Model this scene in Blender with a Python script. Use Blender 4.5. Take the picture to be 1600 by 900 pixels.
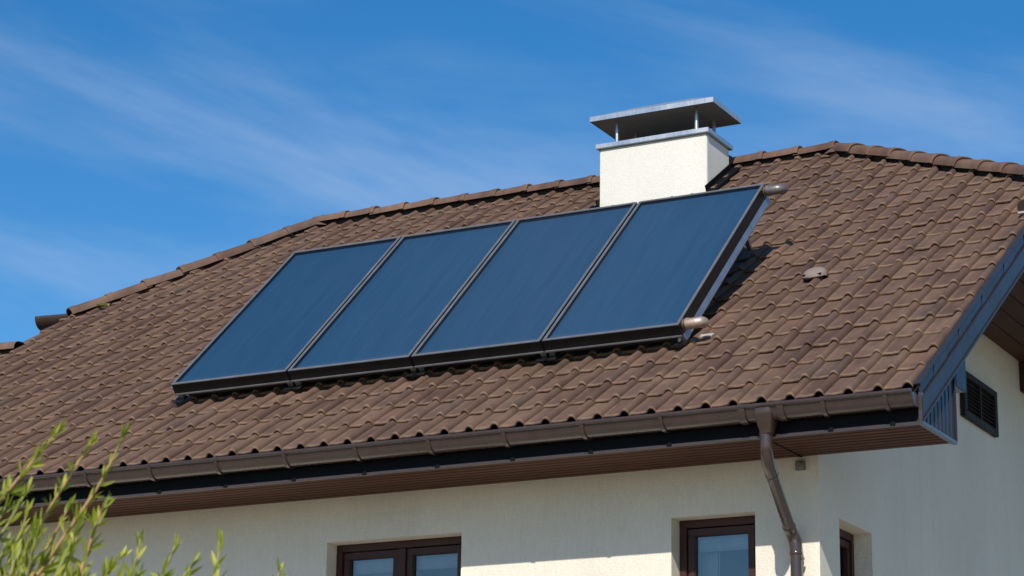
import bpy, bmesh, math, random
from mathutils import Vector, Matrix, Euler
random.seed(7)
R = math.radians
scene = bpy.context.scene
col = scene.collection
for o in list(bpy.data.objects): bpy.data.objects.remove(o)

# ------------------------------------------------------------------ camera
YAW, PITCH, ROLL, FPX = -0.49513637, 0.27607052, 0.01599771, 3673.285
CAM = Vector((4.93222, -14.73809, 1.56777))
dr = Vector((math.sin(YAW)*math.cos(PITCH), math.cos(YAW)*math.cos(PITCH), math.sin(PITCH)))
rt = Vector((math.cos(YAW), -math.sin(YAW), 0)); up = rt.cross(dr)
c_, s_ = math.cos(ROLL), math.sin(ROLL)
rt, up = c_*rt + s_*up, -s_*rt + c_*up
cd = bpy.data.cameras.new('camera'); cam = bpy.data.objects.new('camera', cd); col.objects.link(cam)
cam.matrix_world = Matrix(((rt.x, up.x, -dr.x, CAM.x), (rt.y, up.y, -dr.y, CAM.y), (rt.z, up.z, -dr.z, CAM.z), (0, 0, 0, 1)))
cd.sensor_width = 36; cd.lens = 36*FPX/1600; cd.clip_end = 3000; cd.clip_start = .1
cd.dof.use_dof = True; cd.dof.focus_distance = 18.0; cd.dof.aperture_fstop = 9.0
scene.camera = cam

# ------------------------------------------------------------------ sun, sky, exposure
SUN = Vector((.28, -1, .85)).normalized()
sl = bpy.data.lights.new('sun', 'SUN'); sl.energy = 4.8; sl.angle = R(.53); sl.color = (1, .95, .87)
so = bpy.data.objects.new('sun', sl); col.objects.link(so); so.rotation_euler = SUN.to_track_quat('Z', 'Y').to_euler()
so.location = SUN*60
w = bpy.data.worlds.new('World'); scene.world = w; w.use_nodes = True
nt = w.node_tree; nt.nodes.clear(); N = nt.nodes.new; Lk = nt.links.new
sky = N('ShaderNodeTexSky'); sky.sky_type = 'NISHITA'; sky.sun_disc = False
sky.sun_elevation = math.asin(SUN.z); sky.sun_rotation = math.atan2(SUN.x, SUN.y)
sky.altitude = 300; sky.air_density = 1.0; sky.dust_density = .3; sky.ozone_density = 3.0
hs = N('ShaderNodeHueSaturation'); hs.inputs['Saturation'].default_value = 1.37; hs.inputs['Value'].default_value = 1.0
Lk(sky.outputs[0], hs.inputs['Color'])
tc = N('ShaderNodeTexCoord')
mp = N('ShaderNodeMapping'); mp.vector_type = 'TEXTURE'; mp.inputs['Rotation'].default_value = (0, R(13), R(28.4))
Lk(tc.outputs['Generated'], mp.inputs['Vector'])
mp2 = N('ShaderNodeMapping'); mp2.inputs['Scale'].default_value = (1.9, 1.9, 10.5); mp2.inputs['Location'].default_value = (1.7, 5, 3.8)
Lk(mp.outputs[0], mp2.inputs['Vector'])
n1 = N('ShaderNodeTexNoise'); n1.inputs['Scale'].default_value = 1.5; n1.inputs['Detail'].default_value = 6; n1.inputs['Roughness'].default_value = .55; n1.inputs['Distortion'].default_value = .35
Lk(mp2.outputs[0], n1.inputs['Vector'])
cr = N('ShaderNodeValToRGB'); cr.color_ramp.elements[0].position = .40; cr.color_ramp.elements[1].position = .85
cr.color_ramp.elements[0].color = (0, 0, 0, 1); cr.color_ramp.elements[1].color = (.33, .33, .33, 1); cr.color_ramp.interpolation = 'EASE'
Lk(n1.outputs['Fac'], cr.inputs[0])
mx = N('ShaderNodeMix'); mx.data_type = 'RGBA'; mx.inputs['B'].default_value = (5.6, 6.2, 7.2, 1)
Lk(cr.outputs[0], mx.inputs['Factor']); Lk(hs.outputs[0], mx.inputs['A'])
bg = N('ShaderNodeBackground'); bg.inputs['Strength'].default_value = .128
Lk(mx.outputs['Result'], bg.inputs['Color'])
wo = N('ShaderNodeOutputWorld'); Lk(bg.outputs[0], wo.inputs['Surface'])
vs = scene.view_settings; vs.view_transform = 'Standard'; vs.look = 'None'; vs.gamma = 1; vs.use_curve_mapping = False; vs.exposure = 0.0
scene.render.engine = 'CYCLES'

# ------------------------------------------------------------------ materials
def new_mat(name):
    m = bpy.data.materials.new(name); m.use_nodes = True
    return m, m.node_tree, m.node_tree.nodes['Principled BSDF']
def nd(t, kind, **kw):
    n = t.nodes.new(kind)
    for k, v in kw.items():
        if k in n.inputs: n.inputs[k].default_value = v
        else: setattr(n, k, v)
    return n
def ramp(t, src, stops):
    r = t.nodes.new('ShaderNodeValToRGB'); e = r.color_ramp.elements
    while len(e) < len(stops): e.new(.5)
    for q, (p, c) in zip(e, stops): q.position = p; q.color = (*c, 1) if len(c) == 3 else c
    t.links.new(src, r.inputs[0]); return r
def mixc(t, fac, a, b, mode='MIX'):
    m = t.nodes.new('ShaderNodeMix'); m.data_type = 'RGBA'; m.blend_type = mode
    for s, v in (('Factor', fac), ('A', a), ('B', b)):
        if isinstance(v, (int, float)): m.inputs[s].default_value = v
        elif isinstance(v, tuple): m.inputs[s].default_value = (*v, 1)
        else: t.links.new(v, m.inputs[s])
    return m.outputs['Result']
def math_(t, op, a, b=None):
    m = t.nodes.new('ShaderNodeMath'); m.operation = op
    for i, v in enumerate((a, b)):
        if v is None: continue
        if isinstance(v, (int, float)): m.inputs[i].default_value = v
        else: t.links.new(v, m.inputs[i])
    return m.outputs[0]
def bump(t, b, src, strength, dist):
    n = nd(t, 'ShaderNodeBump', Strength=strength, Distance=dist); t.links.new(src, n.inputs['Height']); t.links.new(n.outputs[0], b.inputs['Normal'])
def pos(t, scale=(1, 1, 1), rot=(0, 0, 0)):
    g = t.nodes.new('ShaderNodeNewGeometry'); m = t.nodes.new('ShaderNodeMapping')
    m.inputs['Scale'].default_value = scale; m.inputs['Rotation'].default_value = rot
    t.links.new(g.outputs['Position'], m.inputs['Vector']); return m.outputs[0]
def noise(t, vec, scale, detail=4, rough=.5):
    n = nd(t, 'ShaderNodeTexNoise', Scale=scale, Detail=detail, Roughness=rough); t.links.new(vec, n.inputs['Vector']); return n.outputs['Fac']

def mat_tile(name, tint=1.0, worn=True):
    m, t, b = new_mat(name)
    oi = t.nodes.new('ShaderNodeObjectInfo'); ge = t.nodes.new('ShaderNodeNewGeometry')
    rnd = math_(t, 'FRACT', math_(t, 'ADD', oi.outputs['Random'], math_(t, 'MULTIPLY', ge.outputs['Random Per Island'], 7.31)))
    rnd2 = math_(t, 'FRACT', math_(t, 'MULTIPLY', rnd, 13.7))
    base = ramp(t, rnd, [(0, (.108*tint, .061*tint, .043*tint)), (.3, (.136*tint, .079*tint, .055*tint)), (.6, (.144*tint, .085*tint, .060*tint)), (.85, (.166*tint, .100*tint, .069*tint)), (1, (.112*tint, .072*tint, .055*tint))]).outputs[0]
    p = pos(t, (9, 1.6, 1.6))
    streak = noise(t, p, 2.4, 5, .6)
    blot = noise(t, pos(t), 3.3, 4, .55)
    tan = ramp(t, streak, [(.46, (0, 0, 0)), (.75, (1, 1, 1))]).outputs[0]
    c = mixc(t, math_(t, 'MULTIPLY', tan, math_(t, 'MULTIPLY', rnd2, .55)), base, (.20*tint, .125*tint, .078*tint))
    dark = ramp(t, noise(t, pos(t, (6, 2.2, 2.2)), 2.1, 3), [(.56, (0, 0, 0)), (.72, (.65, .65, .65))]).outputs[0]
    c = mixc(t, math_(t, 'MULTIPLY', dark, rnd), c, (.072*tint, .053*tint, .043*tint))
    c = mixc(t, .75, c, ramp(t, blot, [(.3, (.66, .66, .67)), (.7, (1.25, 1.2, 1.15))]).outputs[0], 'MULTIPLY')
    spots = ramp(t, noise(t, pos(t), 26, 3, .5), [(.66, (0, 0, 0)), (.74, (1, 1, 1))]).outputs[0]
    patch = ramp(t, noise(t, pos(t), 1.1, 3, .5), [(.45, (0, 0, 0)), (.65, (.5, .5, .5))]).outputs[0]
    c = mixc(t, math_(t, 'MULTIPLY', spots, patch), c, (.19*tint, .165*tint, .12*tint))
    run = ramp(t, noise(t, pos(t, (4, .35, .35)), 1.4, 4, .6), [(.42, (1, 1, 1)), (.68, (.74, .72, .72))]).outputs[0]
    c = mixc(t, 1.0, c, run, 'MULTIPLY')
    # rubbed, paler clay on the lower lip and along the left margin of each tile
    uv = t.nodes.new('ShaderNodeUVMap'); sp = t.nodes.new('ShaderNodeSeparateXYZ'); t.links.new(uv.outputs[0], sp.inputs[0])
    lip = ramp(t, sp.outputs['Y'], [(0, (1, 1, 1)), (.06, (0, 0, 0))]).outputs[0]
    mar = ramp(t, sp.outputs['X'], [(.02, (1, 1, 1)), (.16, (.2, .2, .2)), (.24, (0, 0, 0))]).outputs[0]
    wear = math_(t, 'MULTIPLY', math_(t, 'MAXIMUM', lip, mar), ramp(t, noise(t, pos(t), 11, 3), [(.30, (0, 0, 0)), (.60, (.95, .95, .95))]).outputs[0])
    if worn: c = mixc(t, wear, c, (.235*tint, .15*tint, .095*tint))
    t.links.new(c, b.inputs['Base Color'])
    t.links.new(ramp(t, blot, [(.3, (.62,)*3), (.7, (.85,)*3)]).outputs[0], b.inputs['Roughness'])
    b.inputs['Specular IOR Level'].default_value = .3
    bump(t, b, noise(t, pos(t), 120, 5, .7), .35, .004)
    return m
def mat_plain(name, c, rough=.5, metal=0, spec=.5, var=.12, nscale=6, bumps=0, bscale=60, coat=0):
    m, t, b = new_mat(name)
    f = noise(t, pos(t), nscale, 5, .6)
    lo = tuple(x*(1-var) for x in c); hi = tuple(x*(1+var) for x in c)
    t.links.new(ramp(t, f, [(.3, lo), (.7, hi)]).outputs[0], b.inputs['Base Color'])
    t.links.new(ramp(t, f, [(.3, (rough*.85,)*3), (.7, (min(1, rough*1.15),)*3)]).outputs[0], b.inputs['Roughness'])
    b.inputs['Metallic'].default_value = metal; b.inputs['Specular IOR Level'].default_value = spec; b.inputs['Coat Weight'].default_value = coat
    b.inputs['Coat Roughness'].default_value = .12
    if bumps: bump(t, b, noise(t, pos(t), bscale, 4, .6), bumps, .003)
    return m
def mat_stucco(name, c):
    m, t, b = new_mat(name)
    big = noise(t, pos(t, (1, 1, .45)), 1.1, 5, .6)
    fine = noise(t, pos(t, (1, 1, .28)), 55, 5, .7)
    grain = nd(t, 'ShaderNodeTexVoronoi', Scale=150.0); t.links.new(pos(t, (1, 1, .55)), grain.inputs['Vector'])
    cc = ramp(t, big, [(.3, tuple(x*.93 for x in c)), (.7, tuple(min(1, x*1.04) for x in c))]).outputs[0]
    cc = mixc(t, 1.0, cc, ramp(t, fine, [(.3, (.93, .93, .93)), (.7, (1.03, 1.03, 1.03))]).outputs[0], 'MULTIPLY')
    drip = ramp(t, noise(t, pos(t, (5, 5, .25)), 1.3, 4, .6), [(.55, (1, 1, 1)), (.9, (.93, .915, .89))]).outputs[0]
    cc = mixc(t, 1.0, cc, drip, 'MULTIPLY')
    t.links.new(cc, b.inputs['Base Color']); b.inputs['Roughness'].default_value = .92; b.inputs['Specular IOR Level'].default_value = .15
    h = math_(t, 'ADD', fine, math_(t, 'MULTIPLY', grain.outputs['Distance'], .8))
    bump(t, b, h, .5, .006)
    return m
def mat_wood(name, c, axis='x'):
    m, t, b = new_mat(name)
    oi = t.nodes.new('ShaderNodeObjectInfo')
    sc = {'x': (1.2, 26, 26), 'y': (26, 1.2, 26)}[axis]
    f = noise(t, pos(t, sc), 1.7, 5, .65)
    cc = ramp(t, f, [(.25, tuple(x*.65 for x in c)), (.75, tuple(x*1.3 for x in c))]).outputs[0]
    cc = mixc(t, .6, cc, ramp(t, oi.outputs['Random'], [(0, (.8,)*3), (1, (1.15,)*3)]).outputs[0], 'MULTIPLY')
    t.links.new(cc, b.inputs['Base Color']); b.inputs['Roughness'].default_value = .6; b.inputs['Specular IOR Level'].default_value = .12
    bump(t, b, f, .2, .002)
    return m
def mat_metal_sheet(name, c, rough, metal, spec=.5):
    m, t, b = new_mat(name)
    f = noise(t, pos(t), 2.5, 5, .6); g = noise(t, pos(t, (12, 12, 1)), 4, 4, .6)
    t.links.new(ramp(t, g, [(.3, tuple(x*.82 for x in c)), (.7, tuple(x*1.12 for x in c))]).outputs[0], b.inputs['Base Color'])
    t.links.new(ramp(t, f, [(.3, (rough*.75,)*3), (.7, (rough*1.3,)*3)]).outputs[0], b.inputs['Roughness'])
    b.inputs['Metallic'].default_value = metal; b.inputs['Specular IOR Level'].default_value = spec
    bump(t, b, noise(t, pos(t), 1.8, 2), .12, .05)
    return m
def mat_glass(name, ior, rough, tint=(1, 1, 1)):
    m = bpy.data.materials.new(name); m.use_nodes = True; t = m.node_tree; t.nodes.clear()
    tr = nd(t, 'ShaderNodeBsdfTransparent'); tr.inputs[0].default_value = (*tint, 1)
    gl = nd(t, 'ShaderNodeBsdfGlossy', Roughness=rough)
    fr = nd(t, 'ShaderNodeFresnel', IOR=ior)
    mxs = nd(t, 'ShaderNodeMixShader'); t.links.new(fr.outputs[0], mxs.inputs[0]); t.links.new(tr.outputs[0], mxs.inputs[1]); t.links.new(gl.outputs[0], mxs.inputs[2])
    o = nd(t, 'ShaderNodeOutputMaterial'); out_ = mxs.outputs[0]
    if rough > .03:
        tcn = t.nodes.new('ShaderNodeTexCoord'); mpn = t.nodes.new('ShaderNodeMapping'); mpn.inputs['Scale'].default_value = (7, .45, 1)
        t.links.new(tcn.outputs['Object'], mpn.inputs['Vector']); sp = t.nodes.new('ShaderNodeSeparateXYZ'); t.links.new(tcn.outputs['Object'], sp.inputs[0])
        low = ramp(t, sp.outputs['Y'], [(.02, (.035,)*3), (.09, (.0,)*3)]).outputs[0]
        film = ramp(t, noise(t, mpn.outputs[0], 2.0, 6, .65), [(.35, (.0,)*3), (.8, (.013,)*3)]).outputs[0]
        df = nd(t, 'ShaderNodeBsdfDiffuse'); df.inputs[0].default_value = (.42, .40, .36, 1)
        m2 = nd(t, 'ShaderNodeMixShader'); t.links.new(math_(t, 'ADD', low, film), m2.inputs[0]); t.links.new(out_, m2.inputs[1]); t.links.new(df.outputs[0], m2.inputs[2]); out_ = m2.outputs[0]
    t.links.new(out_, o.inputs[0])
    return m
def mat_leaf():
    m, t, b = new_mat('leaf_green')
    oi = t.nodes.new('ShaderNodeObjectInfo'); ge = t.nodes.new('ShaderNodeNewGeometry')
    r = math_(t, 'FRACT', math_(t, 'ADD', oi.outputs['Random'], math_(t, 'MULTIPLY', ge.outputs['Random Per Island'], 5.3)))
    c = ramp(t, r, [(0, (.17, .23, .015)), (.5, (.31, .35, .025)), (1, (.47, .46, .06))]).outputs[0]
    t.links.new(c, b.inputs['Base Color']); b.inputs['Roughness'].default_value = .5
    tl = nd(t, 'ShaderNodeBsdfTranslucent'); t.links.new(mixc(t, .5, c, (.45, .46, .04)), tl.inputs[0])
    mxs = nd(t, 'ShaderNodeMixShader'); mxs.inputs[0].default_value = .4
    out = t.nodes['Material Output']; t.links.new(b.outputs[0], mxs.inputs[1]); t.links.new(tl.outputs[0], mxs.inputs[2]); t.links.new(mxs.outputs[0], out.inputs[0])
    return m
def mat_absorber():
    m, t, b = new_mat('absorber_blue')
    tcn = t.nodes.new('ShaderNodeTexCoord'); mpn = t.nodes.new('ShaderNodeMapping'); mpn.inputs['Scale'].default_value = (9, .5, 1)
    t.links.new(tcn.outputs['Object'], mpn.inputs['Vector']); f = noise(t, mpn.outputs[0], 2.2, 5, .6)
    oi = t.nodes.new('ShaderNodeObjectInfo')
    c = ramp(t, f, [(.3, (.009, .046, .104)), (.7, (.012, .056, .123))]).outputs[0]
    c = mixc(t, 1.0, c, ramp(t, oi.outputs['Random'], [(0, (.93, .96, .97)), (1, (1.06, 1.04, 1.03))]).outputs[0], 'MULTIPLY')
    t.links.new(c, b.inputs['Base Color']); b.inputs['Roughness'].default_value = .5
    return m
M = dict(
    tile=mat_tile('roof_tile_brown', .9), cap=mat_tile('ridge_tile_brown', 1.0, False), vent=mat_plain('vent_tile_pale', (.20, .158, .132), .8, var=.1, bumps=.3),
    felt=mat_plain('roof_felt', (.02, .018, .017), .9),
    stucco=mat_stucco('cream_stucco', (.76, .695, .58)), stucco_w=mat_stucco('white_stucco', (.745, .71, .635)),
    trim=mat_metal_sheet('verge_sheet_metal', (.028, .024, .026), .26, .0, .13),
    fascia=mat_plain('fascia_dark', (.0045, .0045, .006), .6, spec=.1),
    gutter=mat_plain('gutter_brown', (.048, .0285, .023), .28, spec=.5, var=.14, coat=.4),
    soffit=mat_wood('soffit_board_brown', (.092, .040, .023), 'x'), soffit_y=mat_wood('soffit_board_dark', (.062, .030, .019), 'y'),
    zinc=mat_metal_sheet('zinc_sheet', (.58, .59, .60), .42, .85),
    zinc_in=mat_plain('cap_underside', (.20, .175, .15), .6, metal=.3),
    frame=mat_plain('collector_frame', (.0085, .0085, .010), .42, spec=.3, var=.2),
    rim=mat_plain('collector_rim', (.20, .205, .215), .42, metal=.5, var=.12),
    absorber=mat_absorber(),
    solar_glass=mat_glass('solar_glass', 1.42, .12), glass=mat_glass('window_glass', 2.5, .004, (.85, .9, .92)),
    alu=mat_plain('aluminium', (.50, .51, .52), .36, metal=.9, var=.1),
    brass=mat_plain('brass', (.55, .38, .2), .35, metal=.9, var=.2), copper=mat_plain('weathered_copper', (.50, .37, .29), .45, metal=.6, var=.18, nscale=25),
    elbow=mat_plain('grey_elbow', (.17, .155, .15), .4, metal=.45, var=.2, nscale=25),
    winframe=mat_plain('window_frame_brown', (.05, .019, .014), .45, spec=.3, var=.15),
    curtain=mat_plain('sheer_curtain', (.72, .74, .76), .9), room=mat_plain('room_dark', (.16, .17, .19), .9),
    louvre=mat_plain('louvre_brown', (.024, .016, .016), .6, spec=.2), black=mat_plain('duct_black', (.006, .006, .006), .9),
    grey=mat_plain('grey_plastic', (.17, .165, .155), .6), white=mat_plain('pale_lead', (.36, .33, .30), .5),
    leaf=mat_leaf(), bark=mat_plain('shoot_bark', (.34, .20, .075), .7, var=.35, nscale=60),
    twig=mat_plain('twig_green', (.24, .22, .06), .6, var=.3, nscale=60),
    grass=mat_plain('lawn_green', (.085, .088, .05), .95, var=.35, nscale=1.5, bumps=.6, bscale=30),
    bounce_ground=mat_plain('bounce_gravel', (.37, .325, .265), .85, var=.15, nscale=2, bumps=.3),
    moss=mat_plain('moss', (.16, .17, .03), .95, var=.3, nscale=40),
)

# ------------------------------------------------------------------ mesh helpers
class MB:
    def __init__(s): s.v = []; s.f = []; s.uv = None
    def add(s, vs_, fs_):
        b = len(s.v); s.v += [tuple(q) for q in vs_]; s.f += [tuple(i+b for i in f) for f in fs_]; return s
    def box(s, x0, x1, y0, y1, z0, z1):
        return s.add([(x0, y0, z0), (x1, y0, z0), (x1, y1, z0), (x0, y1, z0), (x0, y0, z1), (x1, y0, z1), (x1, y1, z1), (x0, y1, z1)],
                     [(0, 3, 2, 1), (4, 5, 6, 7), (0, 1, 5, 4), (1, 2, 6, 5), (2, 3, 7, 6), (3, 0, 4, 7)])
    def prism(s, poly, vec):          # closed polygon (list of 3-D points) swept by vec
        n = len(poly); p = [Vector(q) for q in poly]; vec = Vector(vec)
        return s.add(p + [q+vec for q in p], [tuple(range(n))[::-1], tuple(range(n, 2*n))] + [(i, (i+1) % n, n+(i+1) % n, n+i) for i in range(n)])
    def strip(s, prof, vec):          # open profile swept by vec (a sheet)
        n = len(prof); p = [Vector(q) for q in prof]; vec = Vector(vec)
        return s.add(p + [q+vec for q in p], [(i, i+1, n+i+1, n+i) for i in range(n-1)])
    def tube(s, pts, rad, seg=12, caps=True):
        pts = [Vector(p) for p in pts]; n = len(pts); rad = rad if isinstance(rad, (list, tuple)) else [rad]*n
        b = len(s.v); u = None
        for i, p in enumerate(pts):
            d = (pts[min(i+1, n-1)] - pts[max(i-1, 0)]).normalized()
            if u is None: u = d.orthogonal().normalized()
            u = (u - d*u.dot(d)).normalized(); v = d.cross(u)
            s.v += [tuple(p + (u*math.cos(a)+v*math.sin(a))*rad[i]) for a in (2*math.pi*k/seg for k in range(seg))]
        for i in range(n-1):
            for k in range(seg):
                s.f.append((b+i*seg+k, b+i*seg+(k+1) % seg, b+(i+1)*seg+(k+1) % seg, b+(i+1)*seg+k))
        if caps: s.f.append(tuple(b+k for k in range(seg))[::-1]); s.f.append(tuple(b+(n-1)*seg+k for k in range(seg)))
        return s
    def mesh(s, name, mat, smooth=False, bevel=0, fixn=True):
        me = bpy.data.meshes.new(name); me.from_pydata(s.v, [], s.f)
        if fixn or bevel:
            bm = bmesh.new(); bm.from_mesh(me)
            bmesh.ops.recalc_face_normals(bm, faces=bm.faces)
            if bevel: bmesh.ops.bevel(bm, geom=[e for e in bm.edges if len(e.link_faces) == 2 and e.calc_face_angle(0) > .5], offset=bevel, segments=2, affect='EDGES', clamp_overlap=True)
            bm.to_mesh(me); bm.free()
        if mat: me.materials.append(mat)
        if smooth: me.polygons.foreach_set('use_smooth', [True]*len(me.polygons))
        if smooth == 'angle': me.set_sharp_from_angle(angle=R(40))
        return me
    def build(s, name, mat, parent=None, **k): return link(name, s.mesh(name, mat, **k), parent)
def link(name, me, parent=None):
    o = bpy.data.objects.new(name, me); col.objects.link(o)
    if parent: o.parent = parent
    return o
def empty(name, loc=(0, 0, 0)):
    o = bpy.data.objects.new(name, None); col.objects.link(o); o.location = loc; o.empty_display_size = .2; return o
def tag(o, label=None, cat=None, group=None, kind=None):
    for k, v in (('label', label), ('category', cat), ('group', group), ('kind', kind)):
        if v: o[k] = v
    return o
def smooth_path(pts, n=6):
    P = [Vector(p) for p in pts]; out = []
    for i in range(len(P)-1):
        p0, p1, p2, p3 = P[max(i-1, 0)], P[i], P[i+1], P[min(i+2, len(P)-1)]
        for k in range(n):
            u = k/n; out.append(.5*((2*p1)+(p2-p0)*u+(2*p0-5*p1+4*p2-p3)*u*u+(3*p1-p0-3*p2+p3)*u**3))
    return out + [P[-1]]

# ------------------------------------------------------------------ ground
tag(MB().add([(-900, -900, 0), (900, -900, 0), (900, 900, 0), (-900, 900, 0)], [(0, 1, 2, 3)]).build('lawn', M['grass'], fixn=False), kind='structure')
tag(MB().box(-16, 9, -9.0, 14, .004, .02).build('bounce_yard', M['bounce_ground']), kind='structure')  # unseen pale slab, added to bounce warm light onto soffit and walls

# ------------------------------------------------------------------ house
TH = .58930136; CT, ST, TN = math.cos(TH), math.sin(TH), math.tan(TH); ZE = 5.25; TW = .21; TL = .3575288
def rz(y): return ZE + TN*y
def rp(x, s, h=0): return Vector((x, s*CT - h*ST, ZE + s*ST + h*CT))
XG, YW, XV, ZS, XL = -.924, .72, .095, 5.01, -13.6
house = tag(empty('house'), 'cream rendered house with brown tiled roof, white chimney and brown gutters', 'house')

# walls with real openings
def wall(name, axis, at_, a0, a1, b0, b1, holes, depth, sgn, mat):
    m = MB(); P3 = (lambda a, z, d: (a, at_+d, z)) if axis == 'x' else (lambda a, z, d: (at_+d, a, z))
    A = sorted({a0, a1} | {h[0] for h in holes} | {h[1] for h in holes}); B = sorted({b0, b1} | {h[2] for h in holes} | {h[3] for h in holes})
    for i in range(len(A)-1):
        for j in range(len(B)-1):
            ca, cb = (A[i]+A[i+1])/2, (B[j]+B[j+1])/2
            if any(h[0] < ca < h[1] and h[2] < cb < h[3] for h in holes): continue
            m.add([P3(A[i], B[j], 0), P3(A[i+1], B[j], 0), P3(A[i+1], B[j+1], 0), P3(A[i], B[j+1], 0)], [(0, 1, 2, 3)])
            m.add([P3(A[i], B[j], sgn*.32), P3(A[i+1], B[j], sgn*.32), P3(A[i+1], B[j+1], sgn*.32), P3(A[i], B[j+1], sgn*.32)], [(3, 2, 1, 0)])
    for h in holes:
        q = [(h[0], h[2]), (h[1], h[2]), (h[1], h[3]), (h[0], h[3])]
        for k in range(4):
            p, r_ = q[k], q[(k+1) % 4]
            m.add([P3(*p, 0), P3(*r_, 0), P3(*r_, sgn*.32), P3(*p, sgn*.32)], [(0, 1, 2, 3)])
    return m
W1 = (-5.03, -3.817, 3.25, 4.657); W2 = (-2.067, -1.41, 3.25, 4.643); W3 = (1.121, 1.808, 3.25, 4.625)
front_wall = wall('w', 'x', YW, XL, XG, 0, ZS+.15, [W1, W2], .14, 1, None).build('front_wall', M['stucco'], house, fixn=False)
gw = wall('w', 'y', XG, YW, 11.1, 0, ZS+.12, [W3], .14, -1, None)
gw.prism([(XG, YW, ZS+.12), (XG, 11.1, ZS+.12), (XG, 8.9, 6.90), (XG, 5.9, 8.2), (XG, 2.72, 6.90)], (-.3, 0, 0))
gable_wall = gw.build('gable_wall', M['stucco'], house, fixn=False)
MB().box(XL, XG-.33, 10.8, 11.1, 0, 5.1).build('back_wall', M['stucco'], house)
MB().box(XL, XL+.3, YW+.33, 10.79, 0, 5.1).build('side_wall', M['stucco'], house)

# --- windows
def window(hole, axis, at_, sgn, sashes, blinds):
    a0, a1, z0, z1 = hole; d0 = .14
    def bx(m, p0, p1, q0, q1, e0, e1):
        if axis == 'x': m.box(p0, p1, at_+e0, at_+e1, q0, q1)
        else: m.box(at_-e1, at_-e0, p0, p1, q0, q1)
        return m
    def ring(m, p0, p1, q0, q1, t, e0, e1):
        bx(m, p0, p1, q1-t, q1, e0, e1); bx(m, p0, p1, q0, q0+t, e0, e1); bx(m, p0, p0+t, q0+t, q1-t, e0, e1); bx(m, p1-t, p1, q0+t, q1-t, e0, e1); return m
    fr = ring(MB(), a0+.002, a1-.002, z0+.002, z1-.002, .056, d0, d0+.08).build('window', M['winframe'], house, bevel=.003)
    n = sashes; wid = (a1-a0-.12)/n
    if n == 2: bx(MB(), (a0+a1)/2-.032, (a0+a1)/2+.032, z0+.063, z1-.063, d0-.006, d0+.06).build('mullion', M['winframe'], fr, bevel=.003)
    for k in range(n):
        p0 = a0+.06+k*wid+.006+(0.03 if n == 2 and k == 1 else 0); p1 = a0+.06+(k+1)*wid-.006-(.03 if n == 2 and k == 0 else 0)
        ring(MB(), p0, p1, z0+.068, z1-.066, .054, d0+.012, d0+.07).build('sash', M['winframe'], fr, bevel=.004)
        q_ = [(p0+.048, z0+.115), (p1-.048, z0+.115), (p1-.048, z1-.115), (p0+.048, z1-.115)]
        MB().add([(a, at_+d0+.043, z) if axis == 'x' else (at_-d0-.043, a, z) for a, z in q_], [(0, 1, 2, 3)]).build('pane', M['glass'], fr, fixn=False)
    bx(MB(), a0-.04, a1+.04, z0-.05, z0-.004, -.05, d0).build('sill', M['winframe'], fr, bevel=.004)
    # inside: blind box across the head, sheer curtain with folds, dark room
    bx(MB(), a0+.02, a1-.02, z1-.22, z1-.08, .25, .31).build('blind_box', M['curtain'], fr, bevel=.01)
    for (c0, c1) in blinds:
        m = MB(); k = 26; pr_ = []
        for i in range(k+1):
            a = c0+(c1-c0)*i/k; e = .36+.02*math.sin(i*1.9)+.008*math.sin(i*.7); pr_.append((a, at_+e, z0) if axis == 'x' else (at_-e, a, z0))
        m.strip(pr_, (0, 0, z1-z0-.1)).build('curtain', M['curtain'], fr, smooth=True)
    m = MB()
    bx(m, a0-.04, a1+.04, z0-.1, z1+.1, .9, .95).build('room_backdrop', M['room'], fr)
    return fr
window(W1, 'x', YW, 1, 2, [(-5.1, -4.6)])
window(W2, 'x', YW, 1, 1, [(-2.1, -1.83)])
window(W3, 'y', XG, -1, 1, [(1.5, 1.85)])

# --- roof decks
roof = MB()
RR = (-2.55, 5.74); RL = (-8.62, 5.93); HR = (XV, 3.87); HL = (-10.35, 3.92); YLOW = 3.07
poly = [(.05, .01), (XL, .01), (XL, YLOW), (-10.33, YLOW), HL, RL, RR, (.05, 3.9)]
roof.prism([Vector((x, y, rz(y)-.04)) for x, y in poly], (0, 0, -.05))
zr, zl = rz(RR[1])-.04, rz(RL[1])-.04
roof_o = roof.build('roof', M['felt'], house)
def slab(pts, name='roof_slope'):
    return MB().prism(pts, (0, 0, -.06)).build(name, M['tile'], house)
slab([(RR[0], RR[1]+.03, zr), (RL[0], RL[1]+.03, zl), (-10.3, 8.0, rz(3.9)-.1), (-10.3, 11.7, 5.2), (XV, 11.7, 5.2), (XV, 8.0, rz(3.87)-.1)])
slab([(RR[0]+.03, RR[1], zr-.03), (XV+.02, 8.0, rz(3.87)-.12), (XV+.02, 3.9, rz(3.87)-.12)])
slab([(RL[0]-.03, RL[1], zl-.03), (-10.33, 4.0, rz(3.9)-.12), (-10.33, 8.0, rz(3.9)-.12)])
slab([(-10.36, YLOW+.03, rz(YLOW)-.06), (XL, YLOW+.03, rz(YLOW)-.06), (XL, 6.6, 5.2), (-10.36, 6.6, 5.2)])
MB().prism([(-10.34, 3.2, 5.2), (-10.34, 11.0, 5.2), (-10.34, 8.0, 7.6), (-10.34, 4.05, 7.6), (-10.34, 3.2, 7.2)], (.1, 0, 0)).build('upper_side_wall', M['stucco'], house)

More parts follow.
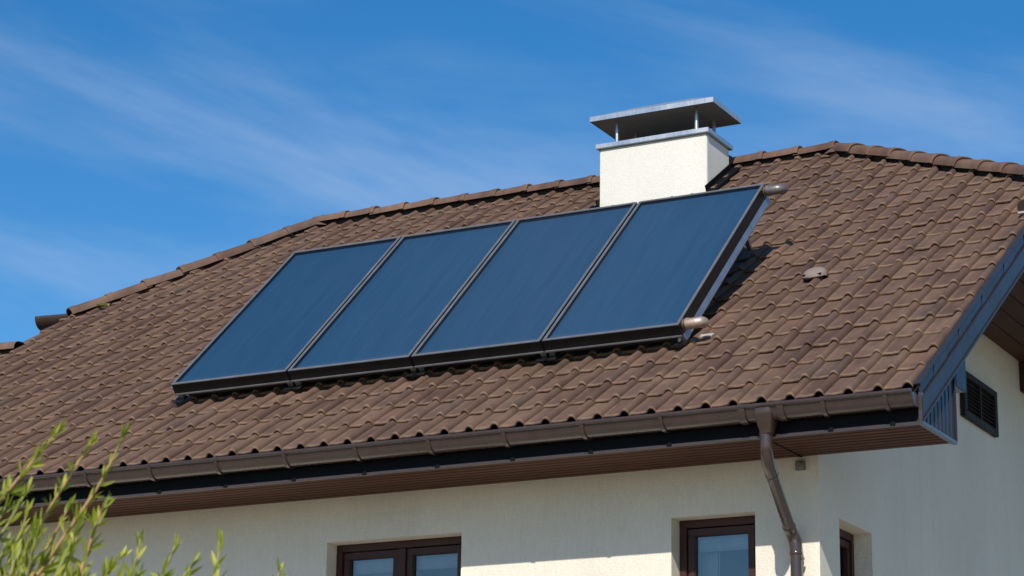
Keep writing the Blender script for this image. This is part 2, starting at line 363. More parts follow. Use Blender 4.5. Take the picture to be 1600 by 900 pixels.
# --- interlocking tiles
PROF = [(-.180, -.016), (-.1745, -.012), (-.171, .0), (-.152, .001), (-.100, -.0015), (-.050, .0005), (-.036, .004), (-.028, .017), (-.016, .0295), (0, .0340), (.014, .0305), (.0255, .0190), (.0325, .004), (.0335, -.016)]
ROWS = [(.005, -.024, 0), (-.001, -.020, 0), (-.002, -.006, 0), (.006, 0, 0), (.03, .0, 1), (TL+.03, 0, 1)]
def tile_geo():
    v, uv = [], []
    for (y, dw, k) in ROWS:
        lift = .024*(1-max(y, 0)/TL)
        for i, (u, h) in enumerate(PROF):
            collar = .0025 if (y < .02 and 5 <= i <= 11) else 0
            v.append((u, y, h+lift+dw+collar)); uv.append(((u+.180)/.2135, max(0, y)/TL))
    n = len(PROF); f = []
    for r_ in range(len(ROWS)-1):
        for i in range(n-1): f.append((r_*n+i, r_*n+i+1, (r_+1)*n+i+1, (r_+1)*n+i))
    return v, f, uv
TV, TF, TUV = tile_geo()
def tile_mesh(name):
    me = bpy.data.meshes.new(name); me.from_pydata(TV, [], TF); lay = me.uv_layers.new(name='UVMap')
    for lp in me.loops: lay.data[lp.index].uv = TUV[lp.vertex_index]
    me.materials.append(M['tile']); me.polygons.foreach_set('use_smooth', [True]*len(me.polygons)); return me
TILE = tile_mesh('tile')
def line_limit(x):                       # highest y of the front slope at x (main roof)
    if x < RL[0]: a, b = HL, RL
    elif x < RR[0]: a, b = RL, RR
    else: a, b = RR, HR
    return a[1]+(b[1]-a[1])*(x-a[0])/(b[0]-a[0])
def project(p):
    d = p-CAM; z = d.dot(dr); return 800+FPX*d.dot(rt)/z, 450-FPX*d.dot(up)/z, z
CH = (-4.765, -3.617, 5.0, 5.55, 9.225)  # chimney stack
P_PHI, P_LEN, P_X0, P_X1 = .750599, 2.4281, -6.8332, -2.1274
P_B = Vector((0, .9875, 6.1749))
rec = []; cut = []
for k in range(-1, 64):
    for j in range(0, 21):
        x, s = -TW*k, TL*j
        if k == -1: continue
        xs = (x-.168, x-.06, x+.042)
        lim = [(YLOW/CT if k >= 50 else line_limit(q)/CT) for q in xs]
        if k == 49: lim = [HL[1]/CT]*3 if s < HL[1]/CT else [0]*3
        if s > max(lim)+.0: continue
        ym = (s+TL/2)*CT
        if CH[0]+.05 < x-.16 and x+.04 < CH[1]-.05 and ym > CH[2]+.2 and ym < CH[3]-.2: continue
        jit = (random.uniform(-.002, .002), random.uniform(-.004, .003), random.uniform(-.0015, .0025), random.gauss(0, .004), random.gauss(0, .006), random.gauss(0, .004))
        if random.random() < .05: jit = (jit[0], jit[1]-.006, jit[2]+.004, jit[3]+.008, jit[4]*1.8, jit[5]*2)
        mtx = Matrix.Translation(rp(x+jit[0], s+jit[1], jit[2])) @ Euler((TH+jit[3], jit[4], jit[5])).to_matrix().to_4x4()
        full = s+TL+.03 <= min(lim)+.02
        px, py, dz = project(rp(x-.06, s+TL/2, .02))
        vis = -10 < px < 1610 and -10 < py < 910
        q = rp(x-.06, s+TL/2); under = P_X0-.05 < q.x < P_X1+.02 and 1.45 < q.y < 3.75
        (rec if full else cut).append((x, s, mtx, vis and not under, dz, lim))
order = sorted([r_ for r_ in rec if r_[3]], key=lambda r_: r_[4]); single = set(id(r_) for r_ in order[:300])
for r_ in order[:300]:
    o = link('tile', TILE, roof_o); o.matrix_local = r_[2]
bm = bmesh.new(); lay = bm.loops.layers.uv.new('UVMap')
def add_tile(mtx, trim=None):
    b2 = bmesh.new(); l2 = b2.loops.layers.uv.new('UVMap')
    vv = [b2.verts.new(p) for p in TV]
    for f in TF:
        fc = b2.faces.new([vv[i] for i in f]); fc.smooth = True
        for lp, i in zip(fc.loops, f): lp[l2].uv = TUV[i]
    b2.transform(mtx)
    if trim:
        for (co, no) in trim: bmesh.ops.bisect_plane(b2, geom=b2.verts[:]+b2.edges[:]+b2.faces[:], plane_co=co, plane_no=no, clear_outer=True)
    mp_ = {v: bm.verts.new(v.co) for v in b2.verts}
    for f in b2.faces:
        fc = bm.faces.new([mp_[v] for v in f.verts]); fc.smooth = True
        for lp, lq in zip(fc.loops, f.loops): lp[lay].uv = lq[l2].uv
    b2.free()
def edge_plane(a, b):                    # vertical plane over a roof line; the inside is the eave side
    d = Vector((b[0]-a[0], b[1]-a[1], 0)); n = Vector((-d.y, d.x, 0)).normalized()
    if n.y < 0: n = -n
    return (Vector((a[0], a[1], 0)), n)
for r_ in rec:
    if id(r_) not in single: add_tile(r_[2])
for r_ in cut:
    x, s = r_[0], r_[1]
    if x < -10.4: tr = [edge_plane((-12, YLOW+.02), (-11, YLOW+.02))]
    elif x < -10.2: tr = [edge_plane((-10.6, HL[1]+.05), (-10, HL[1]+.05))]
    else: tr = [edge_plane(a, b) for a, b in ((HL, RL), (RL, RR), (RR, HR))]
    add_tile(r_[2], tr)
me = bpy.data.meshes.new('tiling'); bm.to_mesh(me); bm.free(); me.materials.append(M['tile'])
tag(link('tiling', me, roof_o), kind='stuff')

# --- ridge and hip caps
def cap_mesh():
    m = MB(); n = 10
    def ringp(y, sc, dz):
        out = []
        for i in range(n+1):
            a = math.pi*(i/n); cx = -math.cos(a); sz = math.sin(a)
            out.append((.118*sc*math.copysign(abs(cx)**.8, cx), y, (.098*sz**.85)*sc - .012 + dz))
        return out
    rows = [ringp(.006, .90, -.004), ringp(0, .98, 0), ringp(0.0, 1.02, .002), ringp(.006, 1.04, .004), ringp(.06, 1.03, .003), ringp(.08, .985, 0), ringp(.44, .91, -.012)]
    v = sum(rows, []); f = []
    for r_ in range(len(rows)-1):
        for i in range(n): a = r_*(n+1)+i; f.append((a, a+1, a+n+2, a+n+1))
    m.add(v, f); return m.mesh('ridge_tile', M['cap'], smooth=True)
CAP = cap_mesh()
def caps(a, b, pitch=.385, lift=.036, first=0, name='ridge_tile'):     # a is the exposed (lower) end
    a, b = Vector(a), Vector(b); d = (b-a); L = d.length; d.normalize(); n = max(1, round((L-first)/pitch)); st = (L-first)/n
    zx = d.cross(Vector((0, 0, 1))).normalized(); zz = zx.cross(d).normalized()
    m = MB(); q0 = a-zz*.05; m.prism([q0-zx*.05, q0+zx*.05, q0+zx*.05+zz*(lift+.055), q0-zx*.05+zz*(lift+.055)], d*L); m.build('ridge_bedding', M['felt'], house)
    for i in range(n):
        p = a+d*(first+st*i)+zz*(lift+random.uniform(-.004, .004))
        jit = Euler((random.gauss(0, .008)+.012, random.gauss(0, .025), random.gauss(0, .012))).to_matrix().to_4x4()
        mt = Matrix(((zx.x, d.x, zz.x, p.x), (zx.y, d.y, zz.y, p.y), (zx.z, d.z, zz.z, p.z), (0, 0, 0, 1))) @ jit @ Matrix.Diagonal((1, st/.385, 1, 1))
        o = link(name, CAP, house); o.matrix_local = mt
r3 = lambda q, h=0: Vector((q[0], q[1], rz(q[1])+h))
caps(r3(RR), r3(RL)); caps(r3(HR), r3(RR), pitch=.36); caps(r3(HL)+Vector((0, 0, -.015)), r3(RL), pitch=.40)
caps((-13.5, YLOW, rz(YLOW)), (-10.34, YLOW, rz(YLOW)))
for p in (r3(RR), r3(RL)):                # saddle pieces where the hips meet the ridge
    mm = MB(); nseg = 10; mm.add([(0, 0, .125)] + [(.15*math.cos(a), .15*math.sin(a), .02) for a in (2*math.pi*k/nseg for k in range(nseg))] + [(.10*math.cos(a), .10*math.sin(a), .10) for a in (2*math.pi*k/nseg for k in range(nseg))],
        [(0, 11+k, 11+(k+1) % nseg) for k in range(nseg)] + [(11+k, 1+k, 1+(k+1) % nseg, 11+(k+1) % nseg) for k in range(nseg)])
    o = mm.build('hip_junction', M['cap'], house, smooth=True); o.location = p + Vector((0, 0, -.045))
MB().add(*(lambda c: ([c+Vector((random.uniform(-.09, .09), random.uniform(-.03, .03), random.uniform(0, .035))) for _ in range(60)], [(i, i+1, i+2) for i in range(0, 58, 3)]))(rp(-10.02, 4.83, .05))).build('moss_clump', M['moss'], house)
# half-round gutter end below the left hip, and the one at the right half hip
def half_round(p, vec, rad, name, parent, lip=.0, mat=None, th=.006, span=(-90, 90)):
    p, vec = Vector(p), Vector(vec); d = vec.normalized(); h = d.cross(Vector((0, 0, 1))).normalized(); m = MB()
    pr_ = [p+(h*math.sin(a)-Vector((0, 0, 1))*math.cos(a))*rad for a in (R(span[0]+(span[1]-span[0])*k/16) for k in range(17))]
    inn = [p+(h*math.sin(a)-Vector((0, 0, 1))*math.cos(a))*(rad-th) for a in (R(span[0]+(span[1]-span[0])*k/16) for k in range(17))]
    m.prism(pr_+inn[::-1], vec)
    return m.build(name, mat or M['gutter'], parent, smooth='angle')
half_round((-10.80, 4.0, 7.93), (.43, 0, -.018), .135, 'hip_gutter', house)
MB().tube([(.0, 3.05, 7.41), (.0, 3.2, 7.47), (.0, 3.6, 7.5)], .062, 14).build('hip_gutter_outlet', M['gutter'], house, smooth='angle')
MB().box(-.045, .03, 3.0, 3.03, 7.345, 7.365).build('outlet_bracket', M['white'], house, bevel=.004)

# --- chimney
x0, x1, y0, y1, zt = CH
ch = MB().box(x0, x1, y0, y1, 8.2, zt).build('chimney', M['stucco_w'], house, bevel=.008)
MB().box(x0-.03, x1+.03, y0-.035, y1+.035, zt+.003, zt+.05).build('coping', M['zinc'], ch, bevel=.004)
cx0, cx1, cy0, cy1, cz = -4.83, -3.503, 4.90, 5.60, 9.497
m = MB(); A = [(cx0, cy0), (cx1, cy0), (cx1, cy1), (cx0, cy1)]
m.add([(*q, cz) for q in A]+[(*q, cz+.05) for q in A]+[(cx0+.36, (cy0+cy1)/2, cz+.21), (cx1-.36, (cy0+cy1)/2, cz+.21)],
      [(0, 1, 5, 4), (1, 2, 6, 5), (2, 3, 7, 6), (3, 0, 4, 7), (4, 5, 9, 8), (5, 6, 9), (6, 7, 8, 9), (7, 4, 8)])
cap = m.build('chimney_cap', M['zinc'], ch)
MB().add([(cx0+.006, cy0+.006, cz+.004), (cx1-.006, cy0+.006, cz+.004), (cx1-.006, cy1-.006, cz+.004), (cx0+.006, cy1-.006, cz+.004), (cx0+.36, (cy0+cy1)/2, cz+.075), (cx1-.36, (cy0+cy1)/2, cz+.075)],
         [(0, 1, 5, 4), (1, 2, 5), (2, 3, 4, 5), (3, 0, 4)]).build('cap_lining', M['zinc_in'], ch)
for px, py in ((-4.60, 5.05), (-3.745, 5.05), (-4.60, 5.48), (-3.745, 5.48)):
    MB().tube([(px, py, zt+.05), (px, py, cz+.05)], [.021, .017], 14).build('post', M['alu'], ch, smooth='angle')
MB().box(x0+.2, x1-.2, y0+.12, y1-.12, zt+.05, zt+.075).build('flue_slab', M['grey'], ch, bevel=.006)
fl = lambda x, s, h: rp(x, s, h)
for sx, xa in ((1, x1), (-1, x0)):
    sa, sb = y0/CT-.01, y1/CT+.08
    m = MB(); m.prism([fl(xa+sx*.002, sa, .03), fl(xa+sx*.10, sa, .03), fl(xa+sx*.10, sa, .048), fl(xa+sx*.012, sa, .052), fl(xa+sx*.012, sa, .10), fl(xa+sx*.002, sa, .10)], rp(0, sb)-rp(0, sa))
    m.build('side_flashing', M['fascia'], ch)
m = MB(); m.prism([(x0-.02, y0-.008, rz(y0)+.02), (x0-.02, y0-.002, rz(y0)+.02), (x0-.02, y0-.002, rz(y0)-.02), (x0-.02, y0-.16, rz(y0-.16)+.02), (x0-.02, y0-.16, rz(y0-.16)+.034)], (x1-x0+.04, 0, 0)); m.build('apron_flashing', M['fascia'], ch)

# --- eave: fascia, gutter, soffit
MB().box(XL, XV-.004, 0, .022, ZS+.012, 5.185).build('fascia', M['fascia'], house)
GY, GZ, GR = -.062, 5.192, .086
m = MB(); ang = [R(-90+180*k/18) for k in range(19)]
o_ = [(XL, GY+GR*math.sin(a), GZ-GR*1.02*math.cos(a)) for a in ang]; i_ = [(XL, GY+(GR-.004)*math.sin(a), GZ-(GR-.004)*1.02*math.cos(a)) for a in ang]
m.prism(o_+i_[::-1], (.07-XL, 0, 0)); gut = m.build('gutter', M['gutter'], house, smooth='angle')
MB().tube([(XL, GY-GR-.007, GZ+.008), (.07, GY-GR-.007, GZ+.008)], .0145, 12).build('front_bead', M['gutter'], gut, smooth='angle')
m = MB(); m.prism([(.0705, p[1], p[2]) for p in o_], (.006, 0, 0)); m.build('end_cap', M['gutter'], gut)
def strap(x, wd=.028, name='bracket', g=.011):
    m = MB(); e = [R(-100+185*k/18) for k in range(19)]
    a = [(x-wd/2, GY+(GR+g)*math.sin(q), GZ-(GR+g)*1.02*math.cos(q)) for q in e]; b = [(x-wd/2, GY+(GR+.001)*math.sin(q), GZ-(GR+.001)*1.02*math.cos(q)) for q in e]
    m.prism(a+b[::-1], (wd, 0, 0))
    m.tube([(x-wd/2, GY-GR-.007, GZ+.009), (x+wd/2, GY-GR-.007, GZ+.009)], .018, 10)
    m.build(name, M['gutter'], gut, smooth='angle')
bxs = [-.114, -.553, -1.752]+[-2.365-.63*k for k in range(18)]
for x in bxs:
    strap(x)
    MB().box(x-.018, x+.018, -.010, -.0045, ZS-.008, ZS+.022).build('bracket_tail', M['fascia'], gut)
for x in (-.862, -1.145): strap(x, .05, 'joint_sleeve')
MB().box(XL, XV-.006, -.004, .03, ZS-.006, ZS+.010).build('soffit_trim', M['gutter'], house)
sof = MB().box(XL, XV-.02, .03, YW-.002, ZS+.003, ZS+.03).build('soffit', M['fascia'], house)
nb = 8; bw = (YW-.034)/nb
for a, b in ((XL, -1.052), (-1.040, XV-.012)):
    for k in range(nb):
        ya = .033+k*bw
        MB().prism([(a, ya+.022, ZS+.0025), (a, ya+.025, ZS), (a, ya+bw-.006, ZS), (a, ya+bw-.003, ZS+.0025)], (b-a, 0, 0)).build('soffit_board', M['soffit'], sof)
MB().box(-1.054, -1.038, .035, YW-.004, ZS-.004, ZS+.0028).build('joint_strip', M['fascia'], sof)
# box end at the gable: ribbed sheet, corner trims
end = MB().prism([(XV-.03, .0, ZS+.004), (XV-.03, YW, ZS+.004), (XV-.03, YW, rz(YW)-.18), (XV-.03, .0, rz(0)-.18)], (.014, 0, 0)).build('eave_end', M['trim'], house)
yy = .02
while yy < YW-.02:
    wd = min(.078, YW-yy-.004); zt_ = rz(yy)-.17; zb = rz(yy+wd)-.17
    m = MB(); xb = XV-.0155
    m.prism([(xb, yy+.008, ZS+.012), (xb+.007, yy+.014, ZS+.012), (xb+.007, yy+wd-.010, ZS+.012), (xb, yy+wd-.004, ZS+.012)], (0, 0, (zt_+zb)/2-ZS))
    m.build('cladding_strip', M['trim'], end); yy += .083
MB().box(XV-.035, XV+.002, -.02, YW+.012, ZS-.008, ZS+.012).build('bottom_trim', M['gutter'], end)
MB().box(XV-.030, XV+.004, YW-.004, YW+.014, ZS+.012, rz(YW)-.2).build('corner_trim', M['trim'], end)
MB().prism([(XV-.02, -.022, ZS+.012), (XV+.004, -.022, ZS+.012), (XV+.004, .03, ZS+.012), (XV-.02, .03, ZS+.012)], (0, 0, .19)).build('corner_trim', M['gutter'], end)
# verge boards
YV = 3.86
def sheared(x0, x1, s0, s1, h0, h1):      # a board following the slope, heights measured straight up from the roof plane
    m = MB(); q = []
    for s, _ in ((s0, 0), (s1, 0)):
        y = s*CT; z = rz(y)
        q.append([(x0, y, z+h0), (x1, y, z+h0), (x1, y, z+h1), (x0, y, z+h1)])
    v = q[0]+q[1]; return m.add(v, [(0, 1, 2, 3), (4, 7, 6, 5), (0, 4, 5, 1), (1, 5, 6, 2), (2, 6, 7, 3), (3, 7, 4, 0)])
barge = sheared(XV-.025, XV+.008, -.02, YV/CT, -.213, -.058).build('barge_board', M['trim'], house, bevel=.002)
sheared(XV-.03, XV+.016, -.02, YV/CT, -.225, -.206).build('drip_edge', M['trim'], barge)
s = -.02; i = 0
while s < YV/CT-.1:
    e = min(s+TL+.012, YV/CT)
    sheared(XV-.018, XV-.006+.004*(i % 2), s, e-.016, -.056, .045).build('verge_trim', M['trim'], barge, bevel=.002)
    m = MB(); m.add([rp(.047, s, .035), rp(XV+.002, s, .04), rp(XV+.002, e-.006, .04), rp(.047, e-.006, .035)]+[rp(.047, s, .028), rp(XV+.002, s, .033), rp(XV+.002, e-.006, .033), rp(.047, e-.006, .028)],
                    [(0, 1, 2, 3), (7, 6, 5, 4), (0, 4, 5, 1), (1, 5, 6, 2), (2, 6, 7, 3), (3, 7, 4, 0)]).build('verge_flange', M['trim'], barge)
    s += TL; i += 1
sheared(XG, XV-.03, .9, YV/CT, -.15, -.10).build('verge_underside', M['soffit'], house)
# half-hip soffit, fascia and beam on the gable
ZH = 6.88
hh = MB().box(XG+.001, XV-.03, 2.5, 9.0, ZH+.02, ZH+.03).build('hip_soffit', M['fascia'], house)
nb = 5; bw = (XV-XG-.035)/nb
for k in range(nb):
    xa = XG+.003+k*bw
    MB().box(xa+.004, xa+bw-.004, 2.6, 8.9, ZH, ZH+.02).build('soffit_board', M['soffit_y'], hh, bevel=.003)
MB().box(XV-.028, XV-.003, 2.95, 8.9, ZH-.01, rz(YV)-.2).build('hip_fascia', M['trim'], house)
MB().box(XG+.002, -.08, 5.93, 6.15, 6.60, ZH-.004).build('beam_end', M['soffit_y'], house, bevel=.006)
pu = MB().box(XG+.002, .045, .905, 1.125, 5.462, 5.80).build('purlin_end', M['gutter'], house, bevel=.004)
MB().box(.0465, .052, .90, 1.13, 5.458, 5.80).build('purlin_cover', M['trim'], pu, bevel=.002)

# --- louvred vent in the gable
ly0, ly1, lz0, lz1 = 4.10, 5.06, 5.995, 6.40
lv = MB(); X = XG
lv.box(X+.002, X+.045, ly0, ly1, lz0, lz0+.055); lv.box(X+.002, X+.045, ly0, ly1, lz1-.055, lz1)
lv.box(X+.002, X+.045, ly0, ly0+.08, lz0+.055, lz1-.055); lv.box(X+.002, X+.045, ly1-.08, ly1, lz0+.055, lz1-.055); lv.box(X+.002, X+.042, (ly0+ly1)/2-.02, (ly0+ly1)/2+.02, lz0+.055, lz1-.055)
lvo = lv.build('louvre_vent', M['louvre'], house, bevel=.003)
MB().box(X+.001, X+.006, ly0+.07, ly1-.07, lz0+.05, lz1-.05).build('vent_backing', M['black'], lvo)
for a, b in ((ly0+.082, (ly0+ly1)/2-.022), ((ly0+ly1)/2+.022, ly1-.082)):
    z = lz0+.062
    while z < lz1-.08:
        MB().prism([(X+.010, a, z+.024), (X+.036, a, z), (X+.038, a, z+.004), (X+.012, a, z+.028)], (0, b-a, 0)).build('slat', M['louvre'], lvo); z += .034
# --- small round fitting under the soffit
jb = MB().box(-1.088, -1.016, YW-.03, YW-.001, 4.91, 4.978).build('junction_box', M['grey'], house, bevel=.004)
MB().tube([(-1.052, YW-.031, 4.944), (-1.052, YW-.045, 4.944)], [.027, .02], 16).build('knob', M['zinc_in'], jb, smooth='angle')

# --- downpipe
fx = -.992
m = MB(); rows = []
for z, hw, hd in ((5.182, .077, .097), (5.14, .077, .097), (5.134, .075, .095), (5.035, .048, .05), (5.015, .046, .047)):
    yc = GY-.002; rows.append([(fx+hw*math.copysign(abs(math.cos(a))**.5, math.cos(a)), yc+hd*math.copysign(abs(math.sin(a))**.6, math.sin(a)), z) for a in (2*math.pi*k/20 for k in range(20))])
m.add(sum(rows, []), [(r_*20+k, r_*20+(k+1) % 20, (r_+1)*20+(k+1) % 20, (r_+1)*20+k) for r_ in range(4) for k in range(20)])
dp = m.build('downpipe', M['gutter'], house, smooth='angle')
path = smooth_path([(-1.0, -.062, 5.03), (-1.0, -.062, 4.95), (-1.003, -.05, 4.885), (-1.012, .0, 4.825), (-1.028, .10, 4.765)], 6)
MB().tube(path, .0445, 18).build('upper_bend', M['gutter'], dp, smooth='angle')
MB().tube([(-1.026, .09, 4.771), (-1.095, .60, 4.462)], .042, 18).build('offset_pipe', M['gutter'], dp, smooth='angle')
MB().tube(smooth_path([(-1.090, .565, 4.483), (-1.095, .61, 4.455), (-1.084, .638, 4.41), (-1.072, .64, 4.36), (-1.07, .64, 4.30)], 5), .0455, 18).build('lower_bend', M['gutter'], dp, smooth='angle')
MB().tube([(-1.07, .64, 4.31), (-1.07, .64, .1)], .042, 18).build('main_pipe', M['gutter'], dp, smooth='angle')
def collar(p, d, r_=.0475, l=.012): p, d = Vector(p), Vector(d).normalized(); MB().tube([p-d*l, p-d*l*.6, p+d*l*.6, p+d*l], [r_-.003, r_, r_, r_-.003], 18).build('collar', M['gutter'], dp, smooth='angle')
collar((-1.028, .103, 4.763), (-.135, 1, -.6)); collar((-1.089, .562, 4.485), (-.135, 1, -.6)); collar((-1.07, .64, 4.305), (0, 0, 1)); collar((-1.0, -.062, 5.02), (0, 0, 1), .0485)
MB().box(-1.03, -1.015, .62, .66, 4.26, 4.275).build('clip_screw', M['gutter'], dp)

# --- hooded vent tile
vb = rp(-1.505, 2.665, .03)
m = MB(); n = 16; rows = []
for k in range(9):                        # half dome, open along its arched lower front rim
    b_ = R(0+90*k/8)
    row = []
    for q in range(n+1):
        a_ = math.pi*2*q/n; cx, cy = math.cos(a_), math.sin(a_)
        z_ = .066*math.sin(b_)**.9
        if cy < 0 and k == 0: z_ += .042*(-cy)**.7
        if cy >= 0 and k == 0: z_ -= .02
        row.append((.104*cx*math.cos(b_)**.6, .09+(.10 if cy < 0 else .13)*cy*math.cos(b_)**.6, z_))
    rows.append(row)
rows.insert(0, [(p[0]*.9, .09+(p[1]-.09)*.88, p[2]-.002) for p in rows[0]])
m.add(sum(rows, []), [(r_*(n+1)+k, r_*(n+1)+k+1, (r_+1)*(n+1)+k+1, (r_+1)*(n+1)+k) for r_ in range(len(rows)-1) for k in range(n)])
vt = m.build('vent_hood', M['vent'], house, smooth=True); vt.location = vb; vt.rotation_euler = (TH, 0, 0)
mo = MB().box(-.075, .075, .022, .1, -.02, .048).build('vent_mouth', M['black'], vt)

# ------------------------------------------------------------------ solar collectors
CP, SP = math.cos(P_PHI), math.sin(P_PHI); pitch = (P_X1-P_X0+.026)/4; PW = pitch-.026; TK = .107
names = ['leftmost of the four dark blue solar collectors on the brown roof', 'second solar collector from the left, between two others on the roof',
         'third solar collector from the left, its upper right corner before the chimney', 'rightmost solar collector, with two pipe elbows on its right side']
for k in range(4):
    root = empty('solar_collector', (P_X0+k*pitch, P_B.y, P_B.z)); root.rotation_euler = (P_PHI, 0, 0)
    tag(root, names[k], 'solar collector', 'solar collectors mounted in a row on the roof')
    Lc = P_LEN
    m = MB(); m.box(0, PW, 0, .016, -TK, -.006); m.box(0, PW, Lc-.016, Lc, -TK, -.006); m.box(0, .016, .016, Lc-.016, -TK, -.006); m.box(PW-.016, PW, .016, Lc-.016, -TK, -.006)
    m.build('frame', M['frame'], root, bevel=.002)
    m = MB(); m.box(-.003, PW+.003, -.006, .024, -.008, 0); m.box(-.003, PW+.003, Lc-.022, Lc+.004, -.008, 0); m.box(-.003, .022, .024, Lc-.022, -.008, 0); m.box(PW-.022, PW+.003, .024, Lc-.022, -.008, 0)
    m.build('rim', M['rim'], root, bevel=.0025)
    MB().box(-.004, PW+.004, -.012, .004, -TK-.002, -TK+.012).build('bottom_lip', M['rim'], root, bevel=.003)
    MB().add([(.016, .016, -.010), (PW-.016, .016, -.010), (PW-.016, Lc-.016, -.010), (.016, Lc-.016, -.010)], [(0, 1, 2, 3)]).build('glass', M['solar_glass'], root, fixn=False)
    MB().box(.017, PW-.017, .017, Lc-.017, -.05, -.035).build('absorber', M['absorber'], root)
    MB().box(.017, PW-.017, .017, Lc-.017, -TK+.004, -TK+.01).build('back_sheet', M['frame'], root)
    for xr in (.0, PW-.045):
        sg = 1 if xr > .1 else -1; xo = PW if sg > 0 else 0
        MB().prism([(xo-sg*.05, .03, -TK-.003), (xo+sg*.001, .03, -TK-.003), (xo+sg*.017, .03, -TK-.05), (xo+sg*.017, .03, -TK-.056), (xo-sg*.05, .03, -TK-.056)] if (k == 3 and sg > 0) else [(xo-sg*.05, .03, -TK-.003), (xo, .03, -TK-.003), (xo, .03, -TK-.05), (xo-sg*.05, .03, -TK-.05)], (0, Lc-.05, 0)).build('rail', M['alu'], root)
        # rear leg down to the tiles
        hh_ = (Lc-.15)*math.sin(P_PHI-TH)+.03
        m = MB(); a = Vector((xr+.005-sg*.22, Lc-.17, -TK-.05)); dn = Vector((0, math.sin(P_PHI-TH)*.25, -1)).normalized()
        m.prism([a, a+Vector((.035, 0, 0)), a+Vector((.035, .035, 0)), a+Vector((0, .035, 0))], dn*(hh_-.02)); m.build('leg', M['alu'], root)
        MB().box(xr-.03, xr+.075, -.045, .06, -TK-.056, -TK-.05).build('roof_hook', M['frame'], root)
    MB().box(.1, PW-.1, .04, .08, -TK-.046, -TK-.006).build('cross_rail', M['frame'], root)
    if k == 0: MB().tube([(-.001, .035, -.055), (-.03, .035, -.055)], [.022, .017], 12).build('plug', M['alu'], root, smooth='angle')
    if k == 3:
        for yy, mt, ry in ((Lc-.055, M['elbow'], 0), (.085, M['copper'], 1)):
            MB().tube([(PW, yy, -.05), (PW+.008, yy, -.05), (PW+.012, yy, -.05), (PW+.026, yy, -.05), (PW+.03, yy, -.05)], [.041, .045, .041, .045, .041], 18).build('pipe_union', M['brass'], root, smooth='angle')
            pth = smooth_path([(PW+.02, yy, -.05), (PW+.08, yy, -.05), (PW+.125, yy+.008, -.052), (PW+.145, yy+.03, -.064), (PW+.148, yy+.05, -.085)], 5)
            MB().tube(pth, .042, 18).build('pipe_elbow', mt, root, smooth='angle')
            MB().tube([(PW+.03, yy, -.05), (PW+.055, yy, -.05)], .0465, 18).build('pipe_sleeve', mt, root, smooth='angle')
        MB().tube([(PW-.02, -.012, -TK-.02), (PW-.02, -.028, -TK-.02)], .012, 8).build('bolt', M['alu'], root)
pl = rp(-2.03, 1.55, .032)
tag(MB().box(-.06, .06, -.01, .05, -.012, .002).build('roof_anchor_plate', M['white'], None, bevel=.002), 'small pale metal anchor plate on the tiles below the lower pipe elbow', 'anchor plate')
o = bpy.data.objects['roof_anchor_plate']; o.location = pl; o.rotation_euler = (TH, 0, 0)

# ------------------------------------------------------------------ foreground willow shrub
BASE = Vector((.45, -10.15, 0))
shrub = tag(empty('willow_shrub', BASE), 'young yellow-green willow shrub with upright shoots in the lower left foreground', 'shrub')
ST_ = [
[[1.048,-10.279,2.579],[1.067,-10.248,2.634],[1.125,-10.199,2.744],[1.166,-10.16,2.825]],
[[1.005,-10.148,2.416],[1.017,-10.122,2.473],[1.092,-10.073,2.658],[1.111,-10.046,2.721],[1.152,-10.012,2.821]],
[[1.244,-10.336,2.377],[1.256,-10.309,2.431],[1.32,-10.26,2.569],[1.36,-10.224,2.664],[1.398,-10.197,2.778]],
[[1.211,-10.107,2.41],[1.211,-10.093,2.47],[1.225,-10.074,2.561],[1.229,-10.057,2.619],[1.234,-10.036,2.653]],
[[0.841,-10.04,2.507],[0.869,-10.007,2.596],[0.88,-9.983,2.646],[0.904,-9.955,2.725]],
[[1.239,-9.957,2.413],[1.248,-9.938,2.486],[1.252,-9.92,2.537],[1.247,-9.907,2.581]],
[[0.836,-9.899,2.443],[0.857,-9.87,2.524],[0.887,-9.834,2.598],[0.924,-9.802,2.706]],
[[0.722,-9.869,2.47],[0.738,-9.848,2.573],[0.767,-9.81,2.636],[0.773,-9.794,2.705]],
[[1.356,-9.746,2.419],[1.36,-9.732,2.495],[1.359,-9.717,2.548],[1.355,-9.706,2.604]],
[[1.124,-9.669,2.441],[1.132,-9.652,2.52],[1.135,-9.633,2.566],[1.144,-9.611,2.616]],
[[1.398,-9.959,2.388],[1.411,-9.938,2.463],[1.415,-9.916,2.49],[1.417,-9.894,2.516]],
[[1.492,-9.652,2.424],[1.492,-9.636,2.476],[1.49,-9.622,2.524]],
[[0.942,-9.683,2.449],[0.953,-9.663,2.529],[0.963,-9.639,2.576],[0.969,-9.614,2.6]],
[[0.794,-9.675,2.458],[0.804,-9.655,2.539],[0.81,-9.636,2.604],[0.812,-9.622,2.663]],
[[0.636,-9.836,2.602],[0.667,-9.806,2.71],[0.677,-9.784,2.767],[0.675,-9.765,2.794]],
[[1.329,-10.388,2.335],[1.342,-10.363,2.395],[1.344,-10.342,2.432],[1.343,-10.324,2.468]],
[[1.25,-10.454,2.331],[1.262,-10.429,2.391],[1.262,-10.411,2.434],[1.255,-10.398,2.472]]]
def leaf_mesh(kind):
    m = MB(); n = 6; L = 1.0; vl = []
    for i in range(n+1):
        u = i/n; wd = .105*math.sin(math.pi*min(1, u*1.0+.02))**.75*(1-.25*u)+.004; cz_ = .10*u*u*(1+.6*kind)
        vl += [(-wd, u*L, cz_+.035*wd/.1), (0, u*L, cz_), (wd, u*L, cz_+.035*wd/.1)]
    m.add(vl, [(3*i+a, 3*i+a+1, 3*i+a+4, 3*i+a+3) for i in range(n) for a in (0, 1)])
    return m.mesh('leaf', M['leaf'], smooth=True, fixn=False)
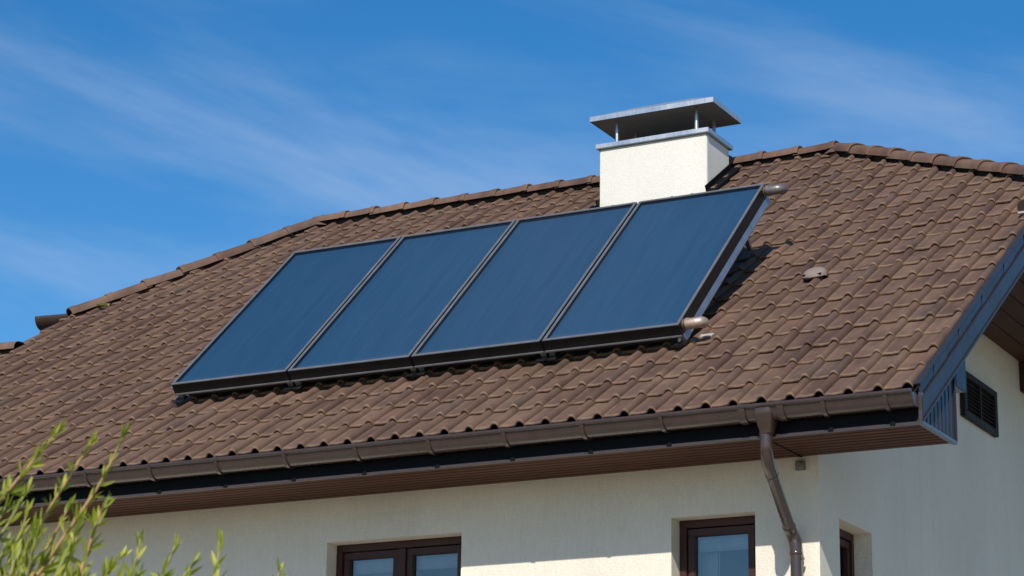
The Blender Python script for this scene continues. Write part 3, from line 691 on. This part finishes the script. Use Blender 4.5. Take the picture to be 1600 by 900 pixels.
LEAF = [leaf_mesh(q) for q in (0, 1, 2)]
rest = MB(); cnt = 0
rl = random.Random(21)
def put_leaf(shoot, p, d, size, single):
    y = d.normalized(); x = y.orthogonal().normalized(); x = (Matrix.Rotation(rl.uniform(0, 6.28), 3, y) @ x); z = x.cross(y)
    wdt = size*rl.uniform(.85, 1.25)
    mt = Matrix(((x.x*wdt, y.x*size, z.x*size, p.x), (x.y*wdt, y.y*size, z.y*size, p.y), (x.z*wdt, y.z*size, z.z*size, p.z), (0, 0, 0, 1)))
    me_ = rl.choice(LEAF)
    if single: o = link('leaf', me_, shoot); o.matrix_local = mt
    else: rest.add([mt @ v.co for v in me_.vertices], [tuple(q.vertices) for q in me_.polygons])
def shoot(pts, tall, budget):
    global cnt
    pts = [Vector(p)-BASE for p in pts]
    lead = pts[0]-pts[1]; b0 = Vector((rl.uniform(-.18, .18), rl.uniform(-.18, .18), 0))
    low = [b0, b0.lerp(pts[0], .35)+Vector((0, 0, .12)), b0.lerp(pts[0], .75)+Vector((0, 0, .06))]
    path = smooth_path(low+pts, 7); n = len(path); i0 = len(low)*7
    rad = [.009*(1-.87*(i/(n-1))**1.0)+.0010 for i in range(n)]
    so_ = MB().tube(path, rad, 7).build('shoot', M['bark'] if tall else M['twig'], shrub, smooth=True)
    acc = 0; ga = rl.uniform(0, 6)
    for i in range(8, n-1):
        seg = path[i+1]-path[i]; acc += seg.length; u = max(0, (i-i0)/(n-1-i0))
        step = .014 if i >= i0 else .055
        while acc > step:
            acc -= step; ga += 2.4+rl.uniform(-.4, .4)
            t_ = seg.normalized(); o1 = t_.orthogonal().normalized(); o2 = t_.cross(o1)
            out = o1*math.cos(ga)+o2*math.sin(ga)
            spread = (.75-.5*u)*rl.uniform(.7, 1.3)
            size = (.058-.020*u)*rl.uniform(.7, 1.25)
            p = path[i].lerp(path[i+1], rl.random())
            inv = i >= i0+1 and cnt < 290
            put_leaf(so_, p, t_+out*spread+Vector((0, 0, .15)), size, inv); cnt += inv
            if tall and u < .8 and rl.random() < .35:        # little side spur with a tuft
                for _ in range(2): put_leaf(so_, p+out*.004, t_*.7+out*rl.uniform(.4, 1.1), size*.8, False)
    tip = path[-1]; t_ = (path[-1]-path[-2]).normalized()
    for k in range(5):
        put_leaf(so_, tip-t_*.006*k, t_+Vector((rl.uniform(-.3, .3), rl.uniform(-.3, .3), rl.uniform(-.1, .3))), rl.uniform(.03, .046), cnt < 300); cnt += 1
for i, p in enumerate(ST_): shoot(p, i in (0, 1, 2, 3, 6), 0)
for k in range(84):                      # shorter shoots filling the body of the shrub
    a = Vector((rl.uniform(.40, 1.20), rl.uniform(-10.35, -9.6), rl.uniform(2.10, 2.48)))
    l = Vector((rl.uniform(.0, .14), rl.uniform(-.02, .1), rl.uniform(.12, .24)))
    shoot([a, a+l*.4, a+l*.75, a+l], False, 0)
fo = rest.build('foliage', M['leaf'], shrub, smooth=True, fixn=False); tag(fo, kind='stuff')
